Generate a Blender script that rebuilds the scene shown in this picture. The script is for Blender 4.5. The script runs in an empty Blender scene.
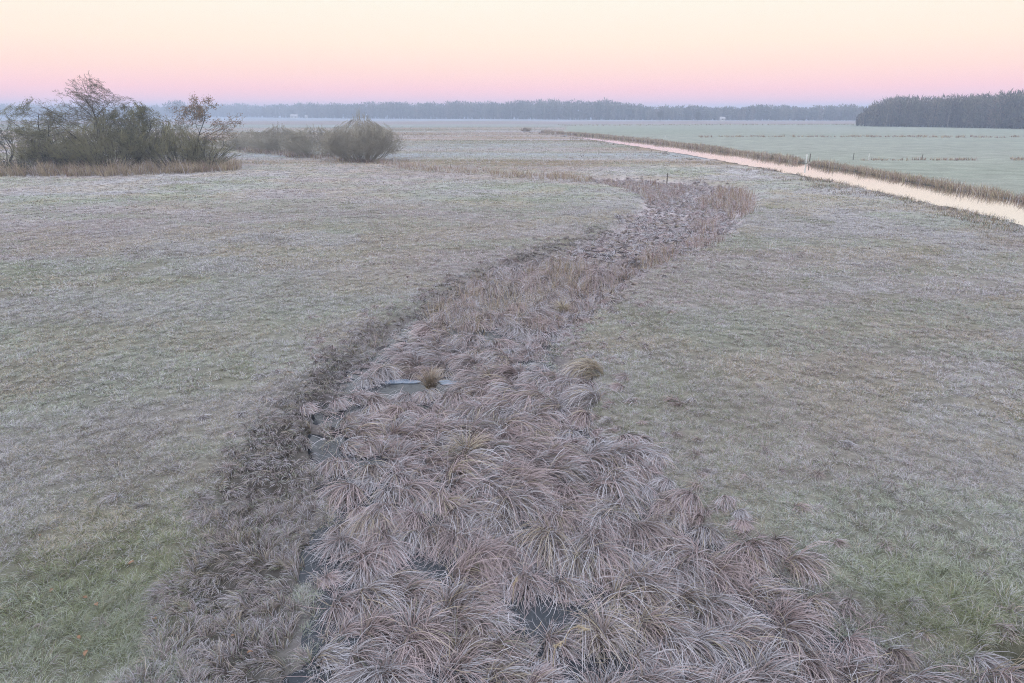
import bpy, math, random
import numpy as np
from mathutils import Vector

sc = bpy.context.scene
COL = sc.collection
RNG = np.random.default_rng(7)
random.seed(7)

# ------------------------------------------------------------------ camera
H = 6.0
F = 24.0 / 36.0 * 1024.0
PITCH = math.atan(228.5 / F)
SP, CP = math.sin(PITCH), math.cos(PITCH)
cam_d = bpy.data.cameras.new('camera')
cam = bpy.data.objects.new('camera', cam_d)
COL.objects.link(cam)
cam.location = (0, 0, H)
cam.rotation_euler = (math.pi / 2 - PITCH, 0, 0)
cam_d.lens = 24.0
cam_d.sensor_width = 36.0
cam_d.clip_start = 0.1
cam_d.clip_end = 8000.0
sc.camera = cam


def gp(px, py, z=0.0):
    """the ground point (at height z) seen at a pixel of the photograph"""
    u = (px - 512.0) / F
    v = (341.5 - py) / F
    dz = v * CP - SP
    t = (z - H) / dz
    return (u * t, (v * SP + CP) * t)


def depth_of(py):
    v = (341.5 - py) / F
    return -H / (v * CP - SP)


def height_at(py, t):
    v = (341.5 - py) / F
    return H + (v * CP - SP) * t


def poly(pts, z=0.0):
    return np.array([gp(a, b, z) for a, b in pts])


# ------------------------------------------------------------------ noise and shapes
def _hash(ix, iy, seed):
    h = (ix.astype(np.int64) * 374761393 + iy.astype(np.int64) * 668265263 + seed * 974634601) & 0xFFFFFFFF
    h = ((h ^ (h >> 13)) * 1274126177) & 0xFFFFFFFF
    h = h ^ (h >> 16)
    return (h & 0xFFFF) / 65535.0


def vnoise(x, y, seed):
    x0 = np.floor(x); y0 = np.floor(y)
    fx = x - x0; fy = y - y0
    fx = fx * fx * (3 - 2 * fx); fy = fy * fy * (3 - 2 * fy)
    a = _hash(x0, y0, seed); b = _hash(x0 + 1, y0, seed)
    c = _hash(x0, y0 + 1, seed); d = _hash(x0 + 1, y0 + 1, seed)
    return (a * (1 - fx) + b * fx) * (1 - fy) + (c * (1 - fx) + d * fx) * fy


def fbm(x, y, scale, seed, octs=3):
    """about 0..1, mean 0.5"""
    s = 0.0; amp = 1.0; tot = 0.0
    ca, sa = math.cos(0.6), math.sin(0.6)
    x = np.asarray(x, float) / scale; y = np.asarray(y, float) / scale
    for o in range(octs):
        s = s + amp * vnoise(x, y, seed + o * 17); tot += amp
        x, y = (ca * x - sa * y) * 2.03 + 7.1, (sa * x + ca * y) * 2.03 + 3.7
        amp *= 0.5
    return s / tot


def sstep(a, b, x):
    t = np.clip((x - a) / (b - a), 0, 1)
    return t * t * (3 - 2 * t)


def inside(P, x, y):
    r = np.zeros(x.shape, bool)
    n = len(P)
    for i in range(n):
        x0, y0 = P[i]; x1, y1 = P[(i + 1) % n]
        c = ((y0 > y) != (y1 > y))
        if y1 != y0:
            r ^= c & (x < (x1 - x0) * (y - y0) / (y1 - y0) + x0)
    return r


def seg_dist(P, x, y, closed=True):
    d = np.full(x.shape, 1e9)
    n = len(P)
    for i in range(n if closed else n - 1):
        x0, y0 = P[i]; x1, y1 = P[(i + 1) % n]
        dx, dy = x1 - x0, y1 - y0
        L2 = dx * dx + dy * dy + 1e-12
        t = np.clip(((x - x0) * dx + (y - y0) * dy) / L2, 0, 1)
        d = np.minimum(d, np.hypot(x - x0 - t * dx, y - y0 - t * dy))
    return d


def sdf(P, x, y):
    """negative inside"""
    d = seg_dist(P, x, y)
    return np.where(inside(P, x, y), -d, d)


# ------------------------------------------------------------------ the plan, read off the photograph
MARSH = poly([(270, 760), (292, 683), (305, 600), (312, 545), (313, 500), (312, 455), (318, 410), (345, 360), (390, 325),
              (440, 292), (500, 268), (560, 250), (606, 228), (640, 208), (648, 196), (628, 187), (590, 181),
              (600, 176), (650, 178), (700, 182), (738, 185), (756, 195), (748, 210), (728, 232), (700, 246),
              (668, 256), (620, 280), (590, 300), (570, 325), (560, 350), (572, 385), (590, 425), (618, 462), (660, 492),
              (720, 525), (800, 565), (872, 616), (930, 660), (960, 690), (1005, 760)])
TRAMPLED = poly([(95, 760), (150, 683), (182, 610), (205, 540), (228, 480), (268, 415), (310, 372), (360, 335), (420, 300),
                 (480, 270), (545, 248), (606, 226), (600, 235), (500, 270), (440, 294), (390, 327), (345, 362),
                 (318, 412), (312, 455), (313, 500), (312, 545), (305, 600), (292, 683), (270, 760)])
CHANNEL = poly([(322, 405), (314, 436), (321, 458), (325, 480), (321, 505), (315, 535), (317, 565), (308, 585), (304, 603),
                (298, 640), (290, 690)], -0.3)
ZW = -0.07     # ditch water level
ZM = -0.31     # marsh water level
D_NEAR = [(1300, 302), (1150, 260), (1024, 225), (980, 213.5), (940, 205), (900, 196), (860, 187), (800, 175), (750, 165.5), (700, 156.5), (650, 148.3),
          (600, 140.6), (565, 135.6), (541, 133)]
D_FAR = [(1300, 262), (1150, 230), (1024, 203), (980, 195), (940, 188), (900, 180), (850, 171), (800, 163.3), (750, 155.8), (700, 148.6), (650, 142.2),
         (600, 136.8), (565, 133.6), (541, 131.9)]
DN = poly(D_NEAR, ZW); DF = poly(D_FAR, ZW)
DITCH = np.vstack([DN, DF[::-1]])
# the green field beyond the ditch
FIELD = np.vstack([DF[:-1] + np.array([0.0, 0.0]), poly([(566, 125.3), (700, 124.2), (860, 124.0)]),
                   np.array([[1500.0, 520.0], [1500.0, 0.0]])])
PUDDLES = [(gp(508, 600, -.3), .20, .10), (gp(545, 605, -.3), .16, .10), (gp(578, 662, -.3), .16, .22), (gp(432, 566, -.3), .13, .09),
           (gp(403, 381, -.3), .62, .30), (gp(447, 382, -.3), .38, .24), (gp(1022, 680, -.3), .26, .14)]


def marsh_sd(x, y):
    return sdf(MARSH, x, y)


def terrain(x, y):
    x = np.asarray(x, float); y = np.asarray(y, float)
    d = np.hypot(x, y)
    z = (fbm(x, y, 7.0, 3, 2) - .5) * .16 * sstep(150, 40, d) + (fbm(x, y, 0.9, 5, 2) - .5) * .06
    z += (fbm(x, y, .28, 9, 2) - .5) * .05 * (1 - sstep(14, 30, d))
    near = (d < 110)
    if near.any():
        xs, ys = x[near], y[near]
        ms = marsh_sd(xs, ys)
        ms = ms + (fbm(xs, ys, 1.3, 21, 2) - .5) * .5
        dep = sstep(.9, -.5, ms)
        zz = z[near] * (1 - dep) + dep * (-.37 + (fbm(xs, ys, .8, 23, 2) - .5) * .15)
        tr = sdf(TRAMPLED, xs, ys) + (fbm(xs, ys, 1.5, 22, 2) - .5) * .6
        k = sstep(.6, -.7, tr) * (1 - dep) * sstep(28, 17, np.hypot(xs, ys))
        hum = (fbm(xs, ys, .16, 31, 2) - .46) * .22
        zz += k * (-.10 + hum)
        ch = seg_dist(CHANNEL, xs, ys, False)
        zz = zz - .20 * sstep(.26, .06, ch) * sstep(40, 20, np.hypot(xs, ys)) * sstep(.36, .52, fbm(xs, ys, .8, 33, 2))
        for (c, a, b) in PUDDLES:
            q = np.hypot((xs - c[0]) / a, (ys - c[1]) / b)
            zz = np.minimum(zz, -.46 + (np.maximum(zz, -.46) + .46) * sstep(1.0, 2.8, q))
        z[near] = zz
    far = (d > 20) & (y > 0)
    if far.any():
        xs, ys = x[far], y[far]
        ds = sdf(DITCH, xs, ys) + (fbm(xs, ys, 1.8, 41, 3) - .5) * 1.5
        calm = sstep(9, 3, ds)
        z[far] = z[far] * (1 - calm) + np.clip(z[far], -.03, .0) * calm
        k = sstep(4.2, 0, ds)
        z[far] = z[far] * (1 - k) + k * (ZW + .02)
        k = sstep(.3, -.7, ds)
        z[far] = z[far] * (1 - k) + k * (ZW - .3)
    return z


# ------------------------------------------------------------------ mesh building
def mesh_from(name, V, Fc, cols=None, smooth=False):
    """V (n,3), Fc (m,4) or (m,3) index arrays, cols (n,3) linear colours"""
    me = bpy.data.meshes.new(name)
    V = np.ascontiguousarray(V, np.float32)
    Fc = np.ascontiguousarray(Fc, np.int32)
    k = Fc.shape[1]
    me.vertices.add(len(V)); me.vertices.foreach_set('co', V.ravel())
    me.loops.add(Fc.size); me.loops.foreach_set('vertex_index', Fc.ravel())
    me.polygons.add(len(Fc))
    me.polygons.foreach_set('loop_start', np.arange(0, Fc.size, k, dtype=np.int32))
    if cols is not None:
        at = me.attributes.new('tint', 'FLOAT_COLOR', 'POINT')
        c4 = np.ones((len(V), 4), np.float32); c4[:, :3] = cols
        at.data.foreach_set('color', c4.ravel())
    me.update(calc_edges=True)
    if smooth:
        me.polygons.foreach_set('use_smooth', np.ones(len(Fc), bool))
    return me


def obj(name, me, mat, parent=None):
    o = bpy.data.objects.new(name, me)
    COL.objects.link(o)
    if mat is not None:
        me.materials.append(mat)
    if parent is not None:
        o.parent = parent
    return o


def tag(o, label, cat=None, kind=None, group=None):
    o['label'] = label
    if cat: o['category'] = cat
    if kind: o['kind'] = kind
    if group: o['group'] = group
    return o


def empty(name, loc):
    o = bpy.data.objects.new(name, None)
    o.empty_display_size = .3
    COL.objects.link(o)
    o.location = loc
    return o


class Blades:
    """collects curved tapering leaf ribbons"""
    def __init__(self):
        self.V = []; self.Fc = []; self.C = []; self.n = 0

    def add(self, root, az, e0, bend, L, W, nseg, c0, c1, curl=0.0, roll=None, power=1.25, floor=None, tip=.12):
        N = len(root)
        if N == 0:
            return
        k = np.arange(nseg + 1) / nseg
        e = e0[:, None] - bend[:, None] * (k[None, :] ** power)
        a = az[:, None] + np.broadcast_to(curl, (N,))[:, None] * k[None, :]
        em = .5 * (e[:, 1:] + e[:, :-1]); am = .5 * (a[:, 1:] + a[:, :-1])
        ds = (L / nseg)[:, None]
        step = np.stack([np.cos(em) * np.cos(am) * ds, np.cos(em) * np.sin(am) * ds, np.sin(em) * ds], -1)
        p = np.concatenate([np.zeros((N, 1, 3)), np.cumsum(step, 1)], 1) + root[:, None, :]
        if floor is not None:
            lo = floor[:, None] + .012 + .03 * k[None, :] * _hash(np.arange(N), np.zeros(N), 5)[:, None]
            p[:, :, 2] = np.where(k[None, :] > .15, np.maximum(p[:, :, 2], lo), p[:, :, 2])
        side = np.stack([-np.sin(a), np.cos(a), np.zeros_like(a)], -1)
        nrm = np.stack([-np.sin(e) * np.cos(a), -np.sin(e) * np.sin(a), np.cos(e)], -1)
        if roll is None:
            roll = RNG.uniform(-1.0, 1.0, N)
        side = side * np.cos(roll)[:, None, None] + nrm * np.sin(roll)[:, None, None]
        w = (W[:, None] * .5) * np.maximum(tip, (1 - k[None, :]) ** .6)
        q0 = p - side * w[:, :, None]; q1 = p + side * w[:, :, None]
        v = np.stack([q0, q1], 2).reshape(-1, 3)
        base = (np.arange(N) * (nseg + 1) * 2)[:, None] + (np.arange(nseg) * 2)[None, :]
        f = np.stack([base, base + 1, base + 3, base + 2], -1).reshape(-1, 4) + self.n
        c = c0[:, None, :] * (1 - k[None, :, None]) + c1[:, None, :] * k[None, :, None]
        c = np.repeat(c[:, :, None, :], 2, 2).reshape(-1, 3)
        self.V.append(v.astype(np.float32)); self.Fc.append(f.astype(np.int32)); self.C.append(c.astype(np.float32))
        self.n += len(v)

    def build(self, name, mat):
        return obj(name, mesh_from(name, np.concatenate(self.V), np.concatenate(self.Fc), np.concatenate(self.C), True), mat)


# ------------------------------------------------------------------ materials
def new_mat(name):
    m = bpy.data.materials.new(name)
    m.use_nodes = True
    nt = m.node_tree
    nt.nodes.clear()
    out = nt.nodes.new('ShaderNodeOutputMaterial')
    return m, nt, out


def leaf_mat(name, trans=.25):
    m, nt, out = new_mat(name)
    at = nt.nodes.new('ShaderNodeAttribute'); at.attribute_name = 'tint'
    d = nt.nodes.new('ShaderNodeBsdfDiffuse'); t = nt.nodes.new('ShaderNodeBsdfTranslucent')
    mx = nt.nodes.new('ShaderNodeMixShader'); mx.inputs[0].default_value = trans
    nt.links.new(at.outputs['Color'], d.inputs['Color']); nt.links.new(at.outputs['Color'], t.inputs['Color'])
    nt.links.new(d.outputs[0], mx.inputs[1]); nt.links.new(t.outputs[0], mx.inputs[2])
    nt.links.new(mx.outputs[0], out.inputs['Surface'])
    return m


def noise_mat(name, c0, c1, scale=4.0, rough=.9):
    m, nt, out = new_mat(name)
    tc = nt.nodes.new('ShaderNodeTexCoord')
    n = nt.nodes.new('ShaderNodeTexNoise'); n.inputs['Scale'].default_value = scale; n.inputs['Detail'].default_value = 5
    r = nt.nodes.new('ShaderNodeValToRGB')
    r.color_ramp.elements[0].position = .35; r.color_ramp.elements[1].position = .68
    r.color_ramp.elements[0].color = (*c0, 1); r.color_ramp.elements[1].color = (*c1, 1)
    b = nt.nodes.new('ShaderNodeBsdfPrincipled'); b.inputs['Roughness'].default_value = rough
    b.inputs['Specular IOR Level'].default_value = .2
    nt.links.new(tc.outputs['Object'], n.inputs['Vector']); nt.links.new(n.outputs['Fac'], r.inputs[0])
    nt.links.new(r.outputs[0], b.inputs['Base Color']); nt.links.new(b.outputs[0], out.inputs['Surface'])
    return m


def ground_mat():
    m, nt, out = new_mat('frosted_ground')
    at = nt.nodes.new('ShaderNodeAttribute'); at.attribute_name = 'tint'
    geo = nt.nodes.new('ShaderNodeNewGeometry')
    n1 = nt.nodes.new('ShaderNodeTexNoise'); n1.inputs['Scale'].default_value = 5.0; n1.inputs['Detail'].default_value = 7; n1.inputs['Roughness'].default_value = .68
    n2 = nt.nodes.new('ShaderNodeTexNoise'); n2.inputs['Scale'].default_value = .38; n2.inputs['Detail'].default_value = 6; n2.inputs['Roughness'].default_value = .62
    for n in (n1, n2):
        nt.links.new(geo.outputs['Position'], n.inputs['Vector'])
    r1 = nt.nodes.new('ShaderNodeMapRange'); r1.inputs['From Min'].default_value = .3; r1.inputs['From Max'].default_value = .7
    r1.inputs['To Min'].default_value = .62; r1.inputs['To Max'].default_value = 1.22
    r2 = nt.nodes.new('ShaderNodeMapRange'); r2.inputs['From Min'].default_value = .32; r2.inputs['From Max'].default_value = .68
    r2.inputs['To Min'].default_value = .80; r2.inputs['To Max'].default_value = 1.14
    nt.links.new(n1.outputs['Fac'], r1.inputs['Value']); nt.links.new(n2.outputs['Fac'], r2.inputs['Value'])
    mu = nt.nodes.new('ShaderNodeMath'); mu.operation = 'MULTIPLY'
    nt.links.new(r1.outputs[0], mu.inputs[0]); nt.links.new(r2.outputs[0], mu.inputs[1])
    vm = nt.nodes.new('ShaderNodeVectorMath'); vm.operation = 'SCALE'
    nt.links.new(at.outputs['Color'], vm.inputs[0]); nt.links.new(mu.outputs[0], vm.inputs['Scale'])
    bp = nt.nodes.new('ShaderNodeBump'); bp.inputs['Strength'].default_value = .6; bp.inputs['Distance'].default_value = .12
    nt.links.new(n1.outputs['Fac'], bp.inputs['Height'])
    d = nt.nodes.new('ShaderNodeBsdfDiffuse'); d.inputs['Roughness'].default_value = .8
    nt.links.new(vm.outputs[0], d.inputs['Color']); nt.links.new(bp.outputs[0], d.inputs['Normal'])
    nt.links.new(d.outputs[0], out.inputs['Surface'])
    return m


def water_mat(name, base, ior, rough, bump=.0, bscale=6.0):
    m, nt, out = new_mat(name)
    b = nt.nodes.new('ShaderNodeBsdfPrincipled')
    b.inputs['Base Color'].default_value = (*base, 1)
    b.inputs['Roughness'].default_value = rough
    b.inputs['IOR'].default_value = ior
    if bump:
        geo = nt.nodes.new('ShaderNodeNewGeometry')
        n = nt.nodes.new('ShaderNodeTexNoise'); n.inputs['Scale'].default_value = bscale; n.inputs['Detail'].default_value = 3
        bp = nt.nodes.new('ShaderNodeBump'); bp.inputs['Strength'].default_value = bump; bp.inputs['Distance'].default_value = .01
        nt.links.new(geo.outputs['Position'], n.inputs['Vector'])
        nt.links.new(n.outputs['Fac'], bp.inputs['Height']); nt.links.new(bp.outputs[0], b.inputs['Normal'])
    nt.links.new(b.outputs[0], out.inputs['Surface'])
    return m


M_LEAF = leaf_mat('frosted_blades', .12)
M_REED = leaf_mat('dry_reed_blades', .28)
M_GROUND = ground_mat()
M_DITCH = water_mat('still_ditch_water', (.03, .03, .032), 2.4, .015, .02, 3.0)
_nt = M_DITCH.node_tree; _pb = [n for n in _nt.nodes if n.type == 'BSDF_PRINCIPLED'][0]; _ou = [n for n in _nt.nodes if n.type == 'OUTPUT_MATERIAL'][0]
_gl = _nt.nodes.new('ShaderNodeBsdfGlossy'); _gl.inputs['Roughness'].default_value = .02; _gl.inputs['Color'].default_value = (.98, .97, .96, 1)
_ge = _nt.nodes.new('ShaderNodeNewGeometry'); _nz = _nt.nodes.new('ShaderNodeTexNoise'); _nz.inputs['Scale'].default_value = .5; _nz.inputs['Detail'].default_value = 5
_mr = _nt.nodes.new('ShaderNodeMapRange'); _mr.inputs['From Min'].default_value = .42; _mr.inputs['From Max'].default_value = .7; _mr.inputs['To Min'].default_value = .005; _mr.inputs['To Max'].default_value = .10
_nt.links.new(_ge.outputs['Position'], _nz.inputs['Vector']); _nt.links.new(_nz.outputs['Fac'], _mr.inputs['Value']); _nt.links.new(_mr.outputs[0], _gl.inputs['Roughness'])
_mx = _nt.nodes.new('ShaderNodeMixShader'); _mx.inputs[0].default_value = .82
_nt.links.new(_pb.outputs[0], _mx.inputs[1]); _nt.links.new(_gl.outputs[0], _mx.inputs[2]); _nt.links.new(_mx.outputs[0], _ou.inputs['Surface'])
M_MARSH = water_mat('dark_marsh_water', (.022, .025, .03), 1.36, .10, .25, 9.0)

# ------------------------------------------------------------------ vegetation colours (albedo)
FROST = np.array([.63, .595, .615])
STRAW = np.array([.55, .45, .30])
GREEN = np.array([.215, .255, .08])
FGREEN = np.array([.415, .47, .325])       # frosted green
BROWN = np.array([.19, .135, .10])
PINK = np.array([.53, .42, .405])
RUST = np.array([.30, .185, .145])
GOLD = np.array([.40, .315, .21])


def blob(x, y, px, py, rx, ry):
    c = gp(px, py)
    return np.exp(-(((x - c[0]) / rx) ** 2 + ((y - c[1]) / ry) ** 2))


def meadow_tint(x, y):
    """(frost, straw, fgreen, green, pink, brown) weights of the turf at a spot"""
    d = np.hypot(x, y)
    g = fbm(x, y, 9.0, 61, 3); g2 = fbm(x, y, 2.2, 67, 3); s = fbm(x * .35, y, 3.0, 71, 3); p = fbm(x, y, 14.0, 73, 3)
    q = fbm(x, y, 3.1, 69, 3)
    green = .08 + .85 * sstep(.52, .70, g2) * sstep(.44, .60, g)
    green = green + 1.7 * blob(x, y, 70, 615, 1.7, 1.9) + 1.3 * blob(x, y, 950, 600, 1.3, 1.2) + .3 * blob(x, y, 700, 420, 4, 3.4) + .3 * blob(x, y, 620, 300, 2.2, 5) + .4 * blob(x, y, 350, 300, 2.4, 1.6)
    fgreen = .26 + 1.1 * sstep(.47, .64, s) + .6 * blob(x, y, 130, 285, 11, 4) + .4 * blob(x, y, 500, 200, 12, 9) + .35 * blob(x, y, 760, 330, 6, 7)
    straw = .30 + 1.0 * sstep(.48, .66, q) + .4 * blob(x, y, 300, 400, 4, 4)
    pink = .10 + 1.15 * sstep(.47, .64, p) + .5 * blob(x, y, 900, 290, 9, 12)
    frost = .98 + .6 * sstep(.46, .66, fbm(x, y, 4.0, 79, 3))
    brown = .09 + .5 * sstep(.54, .72, fbm(x, y, .9, 83, 2))
    gb = blob(x, y, 70, 625, 1.9, 2.0) + blob(x, y, 950, 600, 1.3, 1.2) + .5 * blob(x, y, 700, 420, 4, 3.4) + .5 * blob(x, y, 150, 480, 3, 2.5)
    frost = frost * (1 - .75 * np.clip(gb, 0, 1)); pink = pink * (1 - .6 * np.clip(gb, 0, 1)); green = green + .35 * gb; straw = straw * (1 - .3 * np.clip(gb, 0, 1))
    W = np.stack([frost, straw, fgreen, green, pink, brown], -1) ** 1.45
    return W / W.sum(-1, keepdims=True)


PAL = np.stack([FROST, STRAW, FGREEN, GREEN, PINK, BROWN])


def pick(W, n):
    """one palette index per blade from tuft weights (N,k), n blades per tuft"""
    c = np.cumsum(W, -1)
    r = RNG.random((len(W), n))
    return (r[:, :, None] > c[:, None, :]).sum(-1).clip(0, W.shape[1] - 1)


# ------------------------------------------------------------------ ground
az = np.concatenate([np.linspace(-180, -62, 40)[:-1], np.linspace(-62, 62, 640), np.linspace(62, 180, 40)[1:]])
az = np.radians(az[:-1])
rad = np.concatenate([[0.6, 2.0], 3.2 * (2600 / 3.2) ** (np.linspace(0, 1, 620))])
A, R = np.meshgrid(az, rad)
X = R * np.sin(A); Y = R * np.cos(A)
Z = terrain(X.ravel(), Y.ravel())
na, nr = len(az), len(rad)
V = np.stack([X.ravel(), Y.ravel(), Z], -1)
i = np.arange(nr - 1)[:, None] * na; j = np.arange(na)[None, :]; j2 = (j + 1) % na
Fq = np.stack([i + j, i + na + j, i + na + j2, i + j2], -1).reshape(-1, 4)[:, ::-1]
xg, yg = V[:, 0], V[:, 1]
dg = np.hypot(xg, yg)
Wm = meadow_tint(xg, yg)
C = (Wm @ PAL) * .80
# the far rough pasture: bands of frost, dead grass and dull green lying across the view
s1 = fbm(xg * .22, yg, 9.0, 91, 4); s2 = fbm(xg * .12, yg, 26.0, 97, 3)
rough = STRAW * .5 + np.outer(np.ones(len(xg)), PINK) * .42
rough = rough + (sstep(.45, .75, s1))[:, None] * (FROST - STRAW) * .6 - (sstep(.55, .2, s1))[:, None] * (PINK - BROWN) * .62
rough = (.84 * rough + (sstep(.5, .75, s2))[:, None] * (FGREEN - STRAW) * .5) * np.array([.84, .81, .79])
kf = sstep(62, 95, yg + (fbm(xg, yg, 20, 99, 2) - .5) * 30)[:, None]
C = C * (1 - kf) + rough * kf


def band(y0, y1, soft):
    w = (fbm(xg, yg, 90, 101, 2) - .5) * soft * 2
    return (sstep(y0 - soft, y0 + soft, yg + w) * sstep(y1 + soft, y1 - soft, yg + w))[:, None]


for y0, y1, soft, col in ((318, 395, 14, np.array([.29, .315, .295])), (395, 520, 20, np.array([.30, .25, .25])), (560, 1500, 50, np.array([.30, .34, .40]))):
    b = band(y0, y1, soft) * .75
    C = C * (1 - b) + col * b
fs = sdf(FIELD, xg, yg)
kfld = sstep(1.0, -1.0, fs)[:, None]
fl = fbm(xg * .25, yg, 7.0, 107, 3)
rw = np.sin((yg + .18 * xg) * 1.05 + 3 * fbm(xg, yg, 40, 113, 2)) * sstep(.35, .6, fbm(xg, yg, 30, 115, 2))
fcol = np.array([.292, .302, .248]) + rw[:, None] * np.array([.010, .016, .012]) + (fl - .5)[:, None] * np.array([.06, .05, .05]) + (fbm(xg, yg, 60, 109, 2) - .5)[:, None] * np.array([.05, .03, .05])
C = C * (1 - kfld) + fcol * kfld
ms = np.where(dg < 110, marsh_sd(xg, yg), 99.0)
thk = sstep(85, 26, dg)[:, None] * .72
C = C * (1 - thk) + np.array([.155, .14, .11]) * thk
mud = np.array([.045, .04, .038])
k = sstep(.5, -.4, ms)[:, None] * sstep(48, 26, dg)[:, None]
k2 = sstep(.5, -.4, ms)[:, None]
C = C * (1 - k2) + (PINK * .5 + FROST * .4) * k2
C = C * (1 - k) + mud * k
tr = np.where(dg < 60, sdf(TRAMPLED, xg, yg), 99.0)
k = (sstep(.6, -.5, tr) * .85 * sstep(26, 17, dg))[:, None] * (1 - sstep(.5, -.4, ms)[:, None])
C = C * (1 - k) + np.array([.07, .06, .055]) * k
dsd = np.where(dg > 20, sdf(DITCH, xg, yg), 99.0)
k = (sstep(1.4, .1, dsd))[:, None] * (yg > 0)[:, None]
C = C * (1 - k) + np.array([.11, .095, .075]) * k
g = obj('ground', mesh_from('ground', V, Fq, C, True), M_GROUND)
tag(g, 'flat frosted pasture with a sunken marshy strip and a ditch cut through it', 'ground', 'structure')

# water sheets
def flat(name, pts, z, mat):
    v = np.array([(p[0], p[1], z) for p in pts])
    me = bpy.data.meshes.new(name)
    me.from_pydata([tuple(q) for q in v], [], [tuple(range(len(v)))])
    me.update()
    if me.polygons[0].normal.z < 0:
        me.flip_normals()
    return obj(name, me, mat)


def widen(D, k):
    return D
dw = flat('ditch_water', np.vstack([DN + np.array([-.9, -1.2]), DF[::-1] + np.array([.9, 1.2])]), ZW, M_DITCH)
tag(dw, 'still ditch water mirroring the pale pink sky', 'water', 'structure')
mw = flat('marsh_water', [gp(a, b, ZM) for a, b in [(255, 800), (262, 683), (285, 600), (294, 545), (296, 500), (296, 450), (304, 405), (335, 355), (385, 322), (440, 300), (500, 280),
          (560, 290), (590, 330), (600, 400), (660, 470), (760, 530), (900, 600), (1060, 660), (1120, 800)]], ZM, M_MARSH)
tag(mw, 'dark half frozen water lying between the sedge tussocks', 'water', 'structure')

# ------------------------------------------------------------------ meadow grass
HALF = math.radians(53)


def ring_points(r0, r1, dens, half=HALF):
    n = int(dens * half * (r1 * r1 - r0 * r0))
    r = np.sqrt(RNG.uniform(r0 * r0, r1 * r1, n)); a = RNG.uniform(-half, half, n)
    return r * np.sin(a), r * np.cos(a)


def keep_meadow(x, y):
    d = np.hypot(x, y)
    k = np.ones(x.shape, bool)
    n = d < 110
    k[n] &= (marsh_sd(x[n], y[n]) + (fbm(x[n], y[n], .9, 121, 2) - .5) * 1.5 - .35 * RNG.random(int(n.sum()))) > -.55
    n = d < 60
    k[n] &= sdf(TRAMPLED, x[n], y[n]) + (fbm(x[n], y[n], .7, 123, 2) - .5) * 1.2 > -.1
    n = d > 20
    k[n] &= sdf(DITCH, x[n], y[n]) > .2 + 2.6 * sstep(50, 120, d[n])
    k[n] &= sdf(FIELD, x[n], y[n]) > -.3
    return k


DENS = 1.0
LOD = [(3.4, 9, 200, 44, .0036, .10, 3), (9, 16, 150, 36, .005, .10, 2), (16, 28, 80, 28, .0078, .108, 2), (28, 48, 30, 20, .0145, .13, 2),
       (48, 85, 11, 13, .026, .14, 2), (85, 160, 1.5, 10, .05, .25, 1), (160, 330, .22, 8, .09, .34, 1)]
B = Blades()
for (r0, r1, dens, nb, W, L, ns) in LOD:
    x, y = ring_points(r0, r1, dens * DENS)
    kk = keep_meadow(x, y)
    if r1 < 90:
        gn = fbm(x, y, .20 if r1 < 30 else .42, 141, 2)
        kk &= (gn > .42) | (RNG.random(len(x)) < .22)
    x, y = x[kk], y[kk]
    z = terrain(x, y)
    N = len(x)
    Wt = meadow_tint(x, y)
    # each tuft leans to one or two of the turf's colours
    Wt = Wt * RNG.gamma(1.6, .625, Wt.shape); Wt /= Wt.sum(-1, keepdims=True)
    idx = pick(Wt, nb).ravel()
    M = N * nb
    tr_ = np.repeat(RNG.uniform(.04, .11, N) * (1 + (r0 > 20) * 1.0 + (r0 > 80) * 2), nb)
    phi = RNG.uniform(0, 2 * np.pi, M); rr = np.sqrt(RNG.random(M)) * tr_
    root = np.stack([np.repeat(x, nb) + rr * np.cos(phi), np.repeat(y, nb) + rr * np.sin(phi), np.repeat(z, nb) - .01], -1)
    lean = np.repeat(fbm(x, y, 1.6, 131, 2) * 12 - 6, nb)
    ph = phi + RNG.normal(0, .7, M)
    az_ = np.arctan2(np.sin(ph) + .4 * np.sin(lean), np.cos(ph) + .4 * np.cos(lean))
    hgt = np.repeat((.7 + .6 * fbm(x, y, .45, 137, 2)) * RNG.uniform(.75, 1.25, N) * (1 + 1.1 * blob(x, y, 950, 600, 1.3, 1.2) + .5 * blob(x, y, 70, 625, 1.6, 1.6)), nb)
    e0 = np.radians(RNG.uniform(38, 80, M)); bend = np.radians(RNG.uniform(30, 105, M))
    c = PAL[idx] * RNG.uniform(.8, 1.15, (M, 1)) * np.repeat(RNG.uniform(.74, 1.18, N), nb)[:, None]
    c0 = c * .52 + BROWN * .14; c1 = c * .78 + FROST * .30  # bases browner, and darkened to paint shade low in the turf
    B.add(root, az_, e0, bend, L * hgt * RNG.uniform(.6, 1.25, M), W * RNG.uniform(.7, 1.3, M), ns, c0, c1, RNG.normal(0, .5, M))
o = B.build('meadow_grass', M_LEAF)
tag(o, 'short frosted meadow grass covering the flat pasture', 'grass', 'stuff')

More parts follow.
